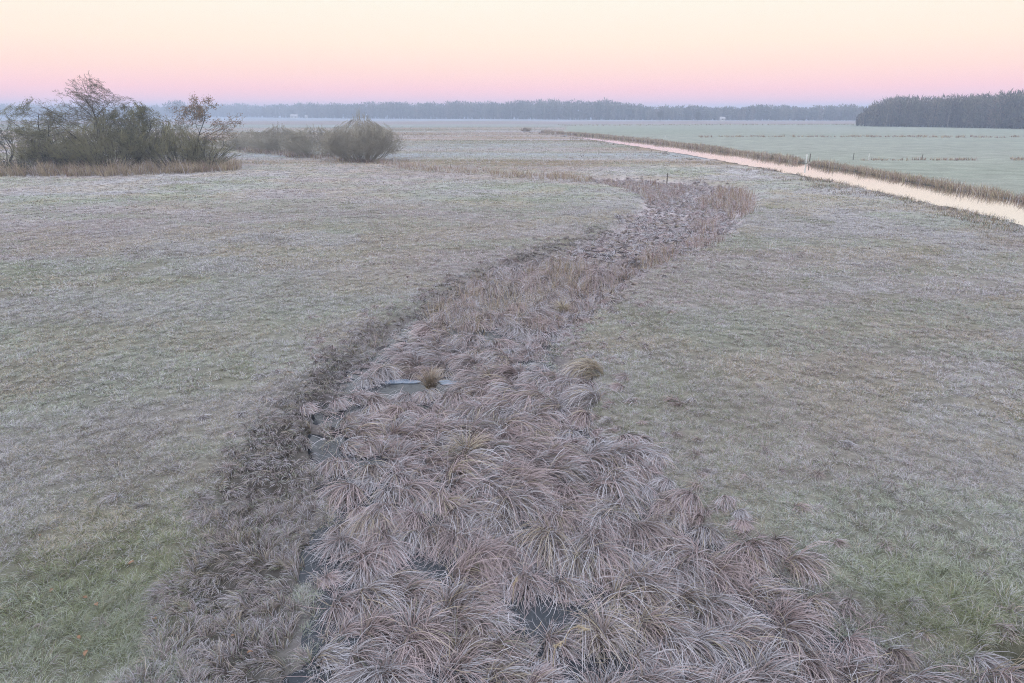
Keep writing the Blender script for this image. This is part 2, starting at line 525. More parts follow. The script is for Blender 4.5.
# trampled rim: drooping tufts on hummocks with mud between
B = Blades()
for (r0, r1, dens, nb, W, ns) in [(4, 11, 84, 40, .0072, 4), (11, 20, 58, 32, .0105, 4), (20, 40, 20, 34, .015, 3)]:
    x, y = ring_points(r0, r1, dens)
    t_ = sdf(TRAMPLED, x, y) + (fbm(x, y, .7, 123, 2) - .5) * 1.2
    hum = fbm(x, y, .13, 32, 2)
    kk = (t_ < .25) & (seg_dist(CHANNEL, x, y, False) > .10) & ((hum > .46) | (RNG.random(len(x)) < .55)) & (marsh_sd(x, y) > -.35)
    x, y = x[kk], y[kk]; z = terrain(x, y); N = len(x); M = N * nb
    kk2 = z > ZM - .02
    phi = RNG.uniform(0, 2 * np.pi, M)
    rr = np.sqrt(RNG.random(M)) * .07
    root = np.stack([np.repeat(x, nb) + rr * np.cos(phi), np.repeat(y, nb) + rr * np.sin(phi), np.repeat(z, nb) - .01], -1)
    lean = np.repeat(fbm(x, y, 1.3, 151, 2) * 8 - 6.5, nb)
    ph = phi + RNG.normal(0, .5, M)
    az_ = np.arctan2(np.sin(ph) + 1.3 * np.sin(lean), np.cos(ph) + 1.3 * np.cos(lean))
    Wt = np.tile(np.array([.36, .16, .06, .07, .34, .28]), (N, 1)) * RNG.gamma(1.0, 1.0, (N, 6)); Wt /= Wt.sum(-1, keepdims=True)
    c = PAL[pick(Wt, nb).ravel()] * RNG.uniform(.55, .9, (M, 1))
    B.add(root, az_, np.radians(RNG.uniform(45, 80, M)), np.radians(RNG.uniform(80, 150, M)), np.repeat(RNG.uniform(.15, .28, N), nb) * RNG.uniform(.6, 1.2, M),
          W * RNG.uniform(.7, 1.3, M), ns, c * .30 + BROWN * .18, c * .76 + FROST * .30, RNG.normal(0, .5, M), floor=np.repeat(z, nb))  # base colour: dead brown plus painted shade for darker gaps
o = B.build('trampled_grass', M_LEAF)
tag(o, 'darker trampled tufts with mud between along the edge of the sedge', 'grass', 'stuff')

# ------------------------------------------------------------------ sedge
def sedge_clump(B, x, y, z, nb, W, ns, size, lean, leanw, pal, weights, upright=0.0, broad=.28):
    N = len(x); M = N * nb
    rep = lambda a: np.repeat(a, nb)
    phi = RNG.uniform(0, 2 * np.pi, M)
    rr = np.sqrt(RNG.random(M)) * rep(size) * broad
    root = np.stack([rep(x) + rr * np.cos(phi), rep(y) + rr * np.sin(phi), rep(z) - .02 + (rep(size) * .26) * (1 - (rr / (rep(size) * broad)) ** 2)], -1)
    ph = phi + RNG.normal(0, .35, M)
    # locks: blades of a clump fall together in a few directions
    nl = 6
    radial = .36 if upright == 0 else .8
    lock = RNG.integers(0, nl, M); la = RNG.uniform(0, 2 * np.pi, (N, nl)); lk = la[np.repeat(np.arange(N), nb), lock]
    ax = np.cos(ph) * radial + np.cos(lk) * .42 + rep(leanw) * np.cos(rep(lean)); ay = np.sin(ph) * radial + np.sin(lk) * .42 + rep(leanw) * np.sin(rep(lean))
    az_ = np.arctan2(ay, ax) + RNG.normal(0, .22, M)
    e0 = np.radians(RNG.uniform(40, 88, M) + upright * 8)
    bend = np.radians(RNG.uniform(115, 172, M)) * (1 - upright * .6)
    Ls = rep(size) * RNG.uniform(.5, 1.1, M)
    Wt = np.tile(weights, (N, 1)) * RNG.gamma(1.2, 1.0, (N, len(weights))); Wt /= Wt.sum(-1, keepdims=True)
    c = pal[pick(Wt, nb).ravel()] * RNG.uniform(.9, 1.28, (M, 1)) * rep(RNG.uniform(.85, 1.12, N))[:, None]
    B.add(root, az_, e0, bend, Ls, W * RNG.uniform(.7, 1.35, M), ns, c * .28 + BROWN * .16, c * .72 + FROST * .30, RNG.normal(0, .55, M),  # brown dead bases, colour darkened further so gaps between clumps look shaded
          power=.60 + .6 * upright, floor=rep(np.maximum(z, ZM)))


SPAL = np.stack([np.array([.58, .435, .42]), FROST, STRAW, BROWN, np.array([.30, .225, .20]), np.array([.17, .19, .09])])
SW = np.array([.40, .36, .08, .05, .11, .012])
B = Blades()


def jitter_grid(P, step, jit=.42):
    x0, y0 = P.min(0); x1, y1 = P.max(0)
    gx, gy = np.meshgrid(np.arange(x0, x1, step), np.arange(y0, y1, step))
    gx = gx + (np.arange(gx.shape[0]) % 2)[:, None] * step * .5
    gx = gx.ravel() + RNG.uniform(-jit, jit, gx.size) * step; gy = gy.ravel() + RNG.uniform(-jit, jit, gy.size) * step
    return gx, gy


TUFTS = [(gp(431, 384, -.3), .75), (gp(467, 452, -.3), .8)]


def clear_of_water(x, y, f=1.0):
    k = ~((seg_dist(CHANNEL, x, y, False) < .24 * f) & (np.hypot(x, y) < 18))
    for (c, a, b) in PUDDLES:
        fr = .22 if c[1] > 10 else .10
        k &= np.hypot((x - c[0]) / (a + .24 * f), (y - c[1] + fr) / (b + .2 * f + fr)) > 1
    for c, s in TUFTS:
        k &= np.hypot(x - c[0], y - c[1]) > .3
    return k


REED_A = poly([(425, 306), (462, 282), (505, 268), (565, 256), (592, 262), (600, 282), (556, 300), (540, 318), (500, 332), (462, 330), (430, 320)])
REED_B = poly([(556, 320), (560, 300), (604, 272), (650, 246), (676, 244), (682, 252), (640, 274), (600, 296), (570, 325)])
gx, gy = jitter_grid(np.vstack([MARSH - 1.5, MARSH + 1.5]), .46)
sd = marsh_sd(gx, gy) + (fbm(gx, gy, 1.1, 161, 2) - .5) * .8 + (fbm(gx, gy, 3.2, 162, 2) - .5) * 2.2 * sstep(12, 20, np.hypot(gx, gy)) + RNG.normal(0, .25, len(gx))
mid = np.interp(gy, CHANNEL[::-1, 1], CHANNEL[::-1, 0]) + 2.0
sd = sd + np.where((gx > mid) & (gy < 16), (fbm(gx, gy, 1.9, 169, 2) - .62) * 2.6 - .5 * (RNG.random(len(gx)) < .3), 0)
dd = np.hypot(gx, gy)
for (r0, r1, nb, W, ns) in [(3, 10.5, 330, .0082, 9), (10.5, 18, 270, .0105, 7), (18, 30, 190, .013, 6), (30, 75, 85, .024, 4)]:
    k = (sd < -.05) & ((RNG.random(len(gx)) < .45) | ~(inside(REED_A, gx, gy) | inside(REED_B, gx, gy))) & (dd >= r0) & (dd < r1) & clear_of_water(gx, gy) & (gy > 2)
    if r0 >= 30:
        k &= RNG.random(len(gx)) < .9
    x, y = gx[k], gy[k]
    z = np.maximum(terrain(x, y), ZM - .06)
    edge = sstep(-.05, -1.0, sd[k])
    size = (.36 + .42 * edge) * RNG.uniform(.7, 1.25, len(x)) * (.8 + .4 * fbm(x, y, 2.0, 163, 2))
    if r0 >= 30:
        size *= .8
    lean = -1.65 + (fbm(x, y, 2.4, 165, 2) - .5) * 5.5 + RNG.normal(0, .45, len(x))
    wt = SW if r0 < 30 else np.array([.40, .52, .10, .01, .05, .01])
    if r0 >= 30:
        size = size * .8
    sedge_clump(B, x, y, z, nb, W, ns, size, lean, .35 + .9 * fbm(x, y, 1.1, 167, 2), SPAL, wt)
# small stray tufts thinning out into the meadow and between the heaps
sx_, sy_ = jitter_grid(np.vstack([MARSH - 2.5, MARSH + 2.5]), .27)
sds = marsh_sd(sx_, sy_); sdd = np.hypot(sx_, sy_)
pr = np.where(sds > 0, .75 * np.exp(-sds / .8), .35 * np.exp(sds / .6))
k = (RNG.random(len(sx_)) < pr) & (sdd < 34) & (sdd > 3) & (sdf(TRAMPLED, sx_, sy_) > .1) & clear_of_water(sx_, sy_, .4)
x, y = sx_[k], sy_[k]; z = np.maximum(terrain(x, y), ZM - .05); d_ = np.hypot(x, y)
for (r0, r1, nb, W, ns) in [(3, 13, 90, .0065, 6), (13, 34, 55, .0125, 5)]:
    m = (d_ >= r0) & (d_ < r1)
    sedge_clump(B, x[m], y[m], z[m], nb, W, ns, RNG.uniform(.15, .34, m.sum()), -1.65 + (fbm(x[m], y[m], 2.4, 165, 2) - .5) * 5.5 + RNG.normal(0, .8, m.sum()), RNG.uniform(.1, .6, m.sum()), SPAL, SW)
for (r0, r1, dens, W) in [(4, 12, 110, .0065), (12, 24, 45, .011), (24, 55, 14, .022)]:
    x, y = ring_points(r0, r1, dens, math.radians(45))
    k = (marsh_sd(x, y) < -.1) & clear_of_water(x, y, .3)
    x, y = x[k], y[k]; n = len(x)
    z = np.maximum(terrain(x, y), ZM) + RNG.uniform(.02, .30, n) * sstep(.3, .7, fbm(x, y, .7, 175, 2))
    c = SPAL[RNG.choice(6, n, p=SW / SW.sum())] * RNG.uniform(.6, 1.1, (n, 1))
    B.add(np.stack([x, y, z], -1), RNG.uniform(0, 6.28, n), np.radians(RNG.normal(5, 16, n)), np.radians(RNG.normal(20, 25, n)), RNG.uniform(.2, .6, n), W * RNG.uniform(.6, 1.2, n), 4,
          c * .8, c * .7 + FROST * .2, RNG.normal(0, .7, n))
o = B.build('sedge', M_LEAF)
tag(o, 'frosted pinkish sedge lying in long combed heaps along the marsh', 'sedge', 'stuff')

# ------------------------------------------------------------------ reeds and rough grass
def reed_patch(name, P, dens, hgt, pal, weights, label, W=None, z=None, cat='reeds', droop=1.0, mat=M_REED, edge=.4, nb=9, maker=None, lean_w=.5):
    x0, y0 = P.min(0); x1, y1 = P.max(0)
    n = int((x1 - x0) * (y1 - y0) * dens)
    x = RNG.uniform(x0, x1, n); y = RNG.uniform(y0, y1, n)
    s = sdf(P, x, y) + (fbm(x, y, 1.2, 171, 2) - .5) * edge * 2
    k = s < 0
    if maker is not None:
        k &= maker(x, y)
    x, y = x[k], y[k]
    return reeds_at(name, x, y, hgt, pal, weights, label, W, cat, droop, mat, nb, lean_w)


def reeds_at(name, x, y, hgt, pal, weights, label, W=None, cat='reeds', droop=1.0, mat=M_REED, nb=9, lean_w=.5, clump=.14):
    z = terrain(x, y)
    d = np.hypot(x, y)
    N = len(x); M = N * nb
    B = Blades()
    if W is None:
        W = np.clip(d * .00042, .008, .09)
    else:
        W = np.full(N, W)
    rep = lambda a: np.repeat(a, nb)
    hs = hgt * RNG.uniform(.6, 1.15, N) * (.62 + .76 * fbm(x, y, 2.6, 177, 2))
    phi = RNG.uniform(0, 2 * np.pi, M); rr = RNG.random(M) * (clump + d.mean() * .0012)
    root = np.stack([rep(x) + rr * np.cos(phi), rep(y) + rr * np.sin(phi), rep(z) - .02], -1)
    lean = rep(fbm(x, y, 3.0, 179, 2) * 7)
    az_ = np.arctan2(np.sin(phi) + lean_w * np.sin(lean), np.cos(phi) + lean_w * np.cos(lean))
    e0 = np.radians(RNG.uniform(66, 90, M)); bend = np.radians(RNG.gamma(1.6, 22, M)) * droop
    Wt = np.tile(np.asarray(weights, float), (N, 1)) * RNG.gamma(1.0, 1.0, (N, len(weights))); Wt /= Wt.sum(-1, keepdims=True)
    c = pal[pick(Wt, nb).ravel()] * RNG.uniform(.7, 1.15, (M, 1))
    B.add(root, az_, e0, bend, rep(hs) * RNG.uniform(.55, 1.15, M), rep(W) * RNG.uniform(.6, 1.3, M), 3, c * .8, c, RNG.normal(0, .4, M), tip=.3)
    o = B.build(name, mat)
    return tag(o, label, cat, 'stuff')


RP = np.stack([GOLD, STRAW, RUST, PINK, FROST, BROWN, np.array([.17, .18, .10])])
reed_patch('dry_reeds', REED_A, 13, .72, RP,
           [.26, .34, .12, .16, .22, .10, .03], 'upright tan and brown reeds in the middle of the marsh bend', edge=.9)
reed_patch('dry_reeds', REED_B, 12, .66, RP,
           [.16, .20, .30, .32, .14, .05, .02], 'reddish reed fringe on the right rim of the marsh bend', edge=.8)
reed_patch('dry_reeds', poly([(684, 240), (700, 234), (722, 233), (724, 240), (706, 248), (686, 246)]), 6, .75, RP,
           [.08, .10, .42, .28, .08, .10, .02], 'small rusty reed clump at the foot of the far marsh basin', edge=.2)
reed_patch('dry_reeds', poly([(690, 226), (704, 219), (724, 216), (728, 222), (706, 230)]), 6, .7, RP,
           [.08, .10, .30, .40, .16, .06, .02], 'low mauve reed clump inside the far marsh basin', edge=.2)
reed_patch('dry_reeds', poly([(690, 212), (704, 196), (716, 188), (742, 187), (757, 197), (750, 210), (736, 219), (730, 208), (706, 206)]), 4.5, .9, RP,
           [.14, .16, .34, .30, .10, .08, .02], 'rusty reed belt along the far right rim of the marsh basin', edge=.5)
reed_patch('dry_reeds', poly([(488, 172), (540, 174), (592, 178), (592, 183), (540, 180), (490, 177)]), 3.0, .62, RP,
           [.50, .26, .10, .10, .04, .08, .02], 'golden reed strip leading to the marsh basin', edge=.5)
reed_patch('dry_reeds', poly([(384, 163), (430, 166), (490, 171), (490, 177), (430, 172), (384, 168)]), 2.2, .55, RP,
           [.20, .26, .12, .28, .18, .08, .02], 'pale frosted reed strip running from the round willow', edge=.8)
reed_patch('dry_reeds', poly([(588, 178), (640, 180), (690, 184), (690, 190), (668, 200), (650, 203), (640, 192), (610, 185)]), 3.5, .6, RP,
           [.14, .18, .24, .30, .14, .08, .02], 'mixed tan and mauve reeds on the back rim of the marsh basin', edge=.6)
# hem of dead grass before the trees on the left
reed_patch('dry_reeds', poly([(-160, 178), (0, 177), (120, 176.3), (196, 173.5), (240, 170.5), (236, 166), (190, 168), (110, 170), (0, 171), (-160, 172)]), 6.0, 1.25, RP,
           [.50, .36, .14, .08, .05, .06, .02], 'tall tan dead reeds in front of the tree clump', edge=.8)
reed_patch('dry_reeds', poly([(240, 152), (330, 161), (345, 163.5), (400, 165), (400, 162), (345, 160), (325, 156), (240, 149)]), 2.0, .7, RP,
           [.20, .24, .20, .22, .14, .08, .02], 'low dead grass along the foot of the willow hedge', edge=1.0)


def along(D, n, off0, off1, spread=1.0):
    seg = np.diff(D, axis=0); L = np.hypot(seg[:, 0], seg[:, 1]); cum = np.concatenate([[0], np.cumsum(L)])
    s = RNG.uniform(0, cum[-1], n); i = np.clip(np.searchsorted(cum, s) - 1, 0, len(L) - 1)
    f = ((s - cum[i]) / L[i])[:, None]
    p = D[i] * (1 - f) + D[i + 1] * f
    nrm = np.stack([-seg[:, 1], seg[:, 0]], -1) / L[:, None]
    return p, nrm[i], RNG.uniform(off0, off1, n)


# far bank
p, nn, off = along(DF, 4600, .0, 1.6)
sgn = -1 if inside(DITCH, *(p[:1] + nn[:1] * .3).T)[0] else 1
q = p + nn * (off * sgn)[:, None]
pa = np.array(gp(805, 162)); gap = (np.hypot(q[:, 0] - gp(818, 161.5)[0], q[:, 1] - gp(818, 161.5)[1]) > 2.2) & (fbm(q[:, 0], q[:, 1], 3.2, 181, 2) > .30)
gap &= np.hypot(q[:, 0] - gp(805, 163)[0], q[:, 1] - gp(805, 163)[1]) > 1.5
q = q[gap]
reeds_at('bank_reeds', q[:, 0], q[:, 1], .72, RP, [.40, .28, .26, .08, .05, .12, .06], 'tan dead reeds along the far bank of the ditch', nb=9)
# near bank
p, nn, off = along(DN, 8200, -.35, 4.6)
q = p - nn * (off * (1 if not inside(DITCH, *(p[:1] - nn[:1] * .3).T)[0] else -1))[:, None]
k = (fbm(q[:, 0], q[:, 1], 1.7, 191, 2) > .50 + .035 * np.abs(off)) | (RNG.random(len(q)) < .06)
k &= (np.hypot(q[:, 0], q[:, 1]) < 85) | ((off > 2.5) & (RNG.random(len(q)) < .3))
q = q[k]
reeds_at('bank_grass', q[:, 0], q[:, 1], .36, RP, [.10, .20, .05, .14, .24, .28, .32], 'rough frosted grass tufts along the near bank of the ditch', nb=11, cat='grass', droop=2.2, mat=M_LEAF, clump=.2)
# boundary strips across the green field
reed_patch('field_margin', poly([(640, 138.4), (740, 137.2), (900, 137.4), (1060, 138.2), (1060, 137.0), (900, 136.2), (740, 136.2), (640, 137.6)]), .5, .55, RP,
           [.26, .30, .36, .10, .02, .06, .02], 'thin reddish grass strip across the green field farther off', cat='grass', edge=1.5, nb=8,
           maker=lambda x, y: fbm(x, y, 14, 195, 2) > .42)
reed_patch('field_margin', poly([(862, 161), (930, 160.8), (1070, 160.5), (1070, 159.0), (930, 159.4), (862, 160)]), 2.2, .5, RP,
           [.24, .28, .30, .14, .02, .12, .02], 'tan grass strip across the green field beside the ditch', cat='grass', edge=.8,
           maker=lambda x, y: fbm(x, y, 5, 197, 2) > .44)
reed_patch('field_margin', poly([(560, 126.0), (860, 125.0), (860, 124.2), (560, 125.0)]), .10, .7, RP,
           [.20, .36, .30, .14, .02, .06, .02], 'pinkish dead grass along the far end of the green field', cat='grass', edge=4, nb=8)
# rough tufts across the middle pasture
n = 9000
x = RNG.uniform(-120, 130, n); y = 62 + 200 * RNG.random(n) ** 1.4
st = fbm(x * .22, y, 6.0, 201, 3)
k = (st > .54) & (sdf(DITCH, x, y) > 2.5) & (sdf(FIELD, x, y) > 1) & (marsh_sd(x, y) > .5) & ((x > -32) | (y > 110)) & (np.abs(x) < y * .95)
x, y = x[k], y[k]
reeds_at('rough_tufts', x, y, .26, RP, [.06, .20, .05, .22, .30, .26, .10], 'low rough tufts in dark streaks across the middle pasture', nb=9, cat='grass', droop=2.0, mat=M_LEAF, clump=.3)

# single tufts that stand out in the sedge
TP = np.stack([np.array([.27, .19, .10]), np.array([.16, .15, .07]), STRAW, PINK])


def tuft(px, py, size, label, pal, w, upright, name='sedge_tuft', nb=240, z=None, W=.008):
    c = gp(px, py, -.25); x = np.array([c[0]]); y = np.array([c[1]])
    z = np.maximum(terrain(x, y), ZM - .04)
    B = Blades()
    sedge_clump(B, x * 0, y * 0, z * 0, nb, W, 6, np.array([size]), np.array([-1.5]), np.array([.15]), pal, np.array(w), upright, .16)
    B.V = [b for b in B.V]
    o = B.build(name, M_LEAF)
    o.location = (x[0], y[0], z[0])
    return tag(o, label, 'sedge tuft')


tuft(431, 386, .62, 'upright brown sedge tuft standing between two pale ice patches', TP, [.5, .25, .25, .1], 1.05, nb=300, W=.011)
tuft(467, 455, .66, 'brown-green sedge tuft with upright core amid the pink heaps', TP, [.3, .4, .2, .2], .8, nb=260, W=.01)
tuft(602, 640, .60, 'greenish upright sedge tuft beside the dark water gap', TP, [.15, .40, .25, .4], .7, nb=300)
tuft(563, 312, .55, 'pale straw-yellow tuft on the right rim of the marsh bend', np.stack([np.array([.52, .44, .24]), STRAW]), [.7, .3], .9, nb=160, W=.016)

# ice patches
def ice_patch(px, py, rx, ry, label, seed):
    c = gp(px, py, ZM); r = random.Random(seed); n = 26
    ph = r.uniform(0, 6)
    ring = []
    for i in range(n):
        a = 2 * math.pi * i / n
        q = 1 + .22 * math.sin(2 * a + ph) + .16 * math.sin(3 * a + 2 * ph) + r.uniform(-.07, .07)
        ring.append((rx * q * math.cos(a), ry * q * math.sin(a)))
    vs = [(x, y, 0.022) for x, y in ring] + [(x * 1.01, y * 1.01, -.01) for x, y in ring]
    fs = [tuple(range(n))] + [(i, i + n, (i + 1) % n + n, (i + 1) % n) for i in range(n)]
    me = bpy.data.meshes.new('ice_patch'); me.from_pydata(vs, [], fs); me.update()
    o = obj('ice_patch', me, M_ICE); o.location = (c[0], c[1], ZM)
    return tag(o, label, 'ice')


M_ICE = noise_mat('frosted_ice', (.10, .13, .17), (.22, .26, .32), 4.0, .18)
ice_patch(402, 382, .36, .15, 'larger pale ice patch left of the upright brown tuft', 3)
ice_patch(447, 383, .26, .13, 'smaller pale ice patch right of the upright brown tuft', 5)

# ------------------------------------------------------------------ woody plants
class Wood:
    def __init__(self):
        self.segs = {}

    def seg(self, lvl, p, q, r0, r1):
        self.segs.setdefault(lvl, []).append((*p, *q, r0, r1))


def rvec(rnd):
    while True:
        v = Vector((rnd.uniform(-1, 1), rnd.uniform(-1, 1), rnd.uniform(-1, 1)))
        if .05 < v.length < 1:
            return v.normalized()


def grow(w, rnd, p, d, L, r, lvl, prm):
    n = prm['nseg'][lvl]
    taper = prm.get('taper', .35)
    pts = []
    r_prev = r
    for i in range(n):
        d = (d + rvec(rnd) * prm['wob'][lvl] + Vector((0, 0, 1)) * prm['trop'][lvl]).normalized()
        q = p + d * (L / n)
        r1 = r * (1 - (1 - taper) * (i + 1) / n)
        w.seg(lvl, p, q, r_prev, r1)
        r_prev = r1
        pts.append((p, q, d.copy(), r1))
        p = q
    if lvl + 1 < len(prm['nseg']):
        nc = prm['nch'][lvl]
        for c in range(nc):
            t = prm['start'][lvl] + (1 - prm['start'][lvl]) * (c + rnd.random()) / nc
            i = min(n - 1, int(t * n)); a, b, dd, rr = pts[i]
            f = t * n - i
            pos = a.lerp(b, f)
            ax = dd.cross(rvec(rnd))
            if ax.length < 1e-3:
                continue
            ang = math.radians(rnd.uniform(*prm['ang'][lvl]))
            from mathutils import Quaternion
            nd = Quaternion(ax.normalized(), ang) @ dd
            grow(w, rnd, pos, nd, L * prm['ratio'][lvl] * rnd.uniform(.6, 1.15) * (1.15 - .6 * t), rr * prm.get('rr', .62), lvl + 1, prm)


def tubes(segs, sides, minr=0.0):
    S = np.array(segs, float)
    p, q = S[:, 0:3], S[:, 3:6]
    r0 = np.maximum(S[:, 6], minr); r1 = np.maximum(S[:, 7], minr * .7)
    d = q - p; L = np.linalg.norm(d, axis=1, keepdims=True) + 1e-9; d = d / L
    ref = np.where(np.abs(d[:, 2:3]) > .9, np.array([[1., 0, 0]]), np.array([[0, 0, 1.]]))
    u = np.cross(d, ref); u /= np.linalg.norm(u, axis=1, keepdims=True); v = np.cross(d, u)
    a = np.arange(sides) * 2 * np.pi / sides
    ring = u[:, None, :] * np.cos(a)[None, :, None] + v[:, None, :] * np.sin(a)[None, :, None]
    A0 = p[:, None, :] + ring * r0[:, None, None]; A1 = q[:, None, :] + ring * r1[:, None, None] + (d * r1[:, None] * .4)[:, None, :]
    V = np.concatenate([A0, A1], 1).reshape(-1, 3)
    N = len(S); b = (np.arange(N) * 2 * sides)[:, None]; k = np.arange(sides)[None, :]; k2 = (k + 1) % sides
    Fq = np.stack([b + k, b + k2, b + sides + k2, b + sides + k], -1).reshape(-1, 4)
    return V, Fq


def tips(w, lvl):
    return np.array([s[3:6] for s in w.segs.get(lvl, [])])


def flecks(P, n, size, spread):
    """small leaf-like quads scattered about points"""
    idx = RNG.integers(0, len(P), n)
    c = P[idx] + RNG.normal(0, spread, (n, 3))
    u = RNG.normal(0, 1, (n, 3)); u /= np.linalg.norm(u, axis=1, keepdims=True)
    t = RNG.normal(0, 1, (n, 3)); v = np.cross(u, t); v /= np.linalg.norm(v, axis=1, keepdims=True)
    s = (size * RNG.uniform(.6, 1.4, n))[:, None]
    V = np.stack([c - u * s, c + v * s * .55, c + u * s, c - v * s * .55], 1).reshape(-1, 3)
    return V, np.arange(4 * n).reshape(-1, 4)


def woody(name, px, base_py, top_py, left_px, right_px, label, cat, build, trunk_lv, m_trunk, m_crown, crown_name='crown', depth=None, twig_min=.012, leaf=None, group=None, profile=([0, .1, .35, .55, .75, .92, 1], [.45, .7, .95, 1, .88, .5, .2])):
    """build fills a Wood of roughly unit height standing at the origin; it is then sized to the outline in the photograph"""
    t = depth if depth is not None else depth_of(base_py)
    u = (px - 512.0) / F
    v0 = (341.5 - base_py) / F
    if depth is None:
        x, y = gp(px, base_py)
    else:
        x, y = u * t, t * 1.048
    z = float(terrain(np.array([x]), np.array([y]))[0])
    hh = height_at(top_py, t) - z
    w = Wood(); build(w)
    allp = np.array([s[3:6] for l in w.segs.values() for s in l])
    top = np.percentile(allp[:, 2], 99.8 if cat == 'tree' else 98.5)
    sz = hh / top
    wl, wr = (px - left_px) / F * t, (right_px - px) / F * t
    half = .5 * (wl + wr); mid = .5 * (wr - wl)
    zb = np.linspace(0, 1, 9); pz = allp[:, 2] / top
    tgt = np.interp(zb, *profile)
    sx, cx, sy, cy = [], [], [], []
    for k in range(9):
        m = np.abs(pz - zb[k]) < .09
        if m.sum() < 8:
            sx.append(np.nan); cx.append(np.nan); sy.append(np.nan); cy.append(np.nan); continue
        a, b = np.percentile(allp[m, 0], [4, 96]); c, d = np.percentile(allp[m, 1], [4, 96])
        sx.append(np.clip(2 * tgt[k] * half / max(b - a, .02), .3 * sz, 2.6 * sz)); cx.append((a + b) / 2)
        sy.append(np.clip(2 * tgt[k] * half / max(d - c, .02), .3 * sz, 2.6 * sz)); cy.append((c + d) / 2)
    def fill(v):
        v = np.array(v); ok = ~np.isnan(v); v = np.interp(zb, zb[ok], v[ok])
        return np.convolve(np.pad(v, 1, 'edge'), [.25, .5, .25], 'valid')
    sx, cx, sy, cy = fill(sx), fill(cx), fill(sy), fill(cy)
    def warp(P):
        P = P.copy(); q = np.clip(P[:, 2] / top, 0, 1); lift = sstep(.0, .5, q)
        P[:, 0] = (P[:, 0] - np.interp(q, zb, cx) * lift) * np.interp(q, zb, sx) + mid * lift
        P[:, 1] = (P[:, 1] - np.interp(q, zb, cy) * lift) * np.interp(q, zb, sy)
        P[:, 2] *= sz
        return P
    root = empty(name, (x, y, z - .05))
    tag(root, label, cat, group=group)
    tv, tf, n = [], [], 0
    cv, cf, m = [], [], 0
    for lv, segs in w.segs.items():
        S = np.array(segs, float)
        S[:, 0:3] = warp(S[:, 0:3]); S[:, 3:6] = warp(S[:, 3:6]); S[:, 6:8] *= sz
        if lv <= trunk_lv:
            V, Fq = tubes(S, 6, .02); tv.append(V); tf.append(Fq + n); n += len(V)
        else:
            V, Fq = tubes(S, 3, twig_min); cv.append(V); cf.append(Fq + m); m += len(V)
    obj('trunk' if cat == 'tree' else 'stems', mesh_from('trunk', np.concatenate(tv), np.concatenate(tf), None, True), m_trunk, root)
    obj(crown_name, mesh_from(crown_name, np.concatenate(cv), np.concatenate(cf), None, False), m_crown, root)
    if leaf is not None:
        (lname, lvl, nleaf, size, spread, mat, zmin) = leaf
        P = warp(tips(w, lvl)); P = P[P[:, 2] > zmin * hh]
        V, Fq = flecks(P, nleaf, size, spread)
        obj(lname, mesh_from(lname, V, Fq), mat, root)
    return root


M_BARK = noise_mat('damp_bark', (.035, .03, .025), (.085, .075, .06), 3.0)
M_TWIG_OLIVE = noise_mat('algae_twigs', (.165, .15, .075), (.25, .225, .125), .8)
M_TWIG_DARK = noise_mat('dark_twigs', (.08, .08, .05), (.13, .13, .085), .8)
M_TWIG_GREY = noise_mat('grey_willow_twigs', (.29, .26, .20), (.40, .36, .285), .8)
M_TWIG_BROWN = noise_mat('brown_twigs', (.11, .09, .06), (.17, .14, .10), .8)
M_LEAF_RUST = noise_mat('withered_oak_leaves', (.20, .125, .07), (.31, .205, .115), 2.0)
M_LEAF_OLIVE = noise_mat('olive_leaves', (.06, .07, .035), (.10, .11, .055), 1.0)
M_LEAF_DARK = noise_mat('dark_bramble_leaves', (.035, .032, .025), (.075, .06, .045), 1.0)

UP = Vector((0, 0, 1))


def b_tree(seed, limbs=9, low=.25, spread=(30, 62), trunk=.02, kids=(7, 6, 5), stems=1, wob=.2):
    def f(w):
        rnd = random.Random(seed)
        prm = dict(nseg=[8, 6, 4, 3, 2], wob=[.10, wob, wob * 1.15, .3, .3], trop=[.08, .10, .06, .04, .02], nch=[limbs, kids[0], kids[1], kids[2]],
                   start=[low, .22, .2, .2], ang=[spread, (28, 62), (28, 65), (25, 65)], ratio=[.62, .62, .58, .6], rr=.55, taper=.25)
        for s in range(stems):
            d = Vector((rnd.uniform(-.45, .45), rnd.uniform(-.45, .45), 1)).normalized() if stems > 1 else Vector((rnd.uniform(-.06, .06), 0, 1)).normalized()
            grow(w, rnd, Vector((rnd.uniform(-.03, .03), rnd.uniform(-.03, .03), 0)) * (stems > 1), d, rnd.uniform(.75, 1.0) * .9, trunk, 0, prm)
    return f


def b_shrub(seed, stems=46, spread=.9, kids=(7, 5, 3), wob=.12, trunk=.007, flat=.75):
    def f(w):
        rnd = random.Random(seed)
        prm = dict(nseg=[6, 4, 3, 2], wob=[wob, wob * 1.3, .2, .25], trop=[.05, .08, .05, .03], nch=[kids[0], kids[1], kids[2]], start=[.18, .15, .15],
                   ang=[(15, 42), (18, 50), (20, 55)], ratio=[.5, .5, .55], rr=.6, taper=.25)
        for s in range(stems):
            a = rnd.uniform(0, 2 * math.pi); k = math.sqrt(rnd.random()) * spread
            d = Vector((math.cos(a) * k, math.sin(a) * k, 1.0)).normalized()
            L = (1 - .25 * k * k) * rnd.uniform(.80, 1.0)
            b0 = Vector((math.cos(a) * k * .22, math.sin(a) * k * .22, 0))
            w.seg(0, Vector((0, 0, -.012)), b0, trunk * 1.6, trunk)
            grow(w, rnd, b0, d, L, trunk, 0, prm)
    return f


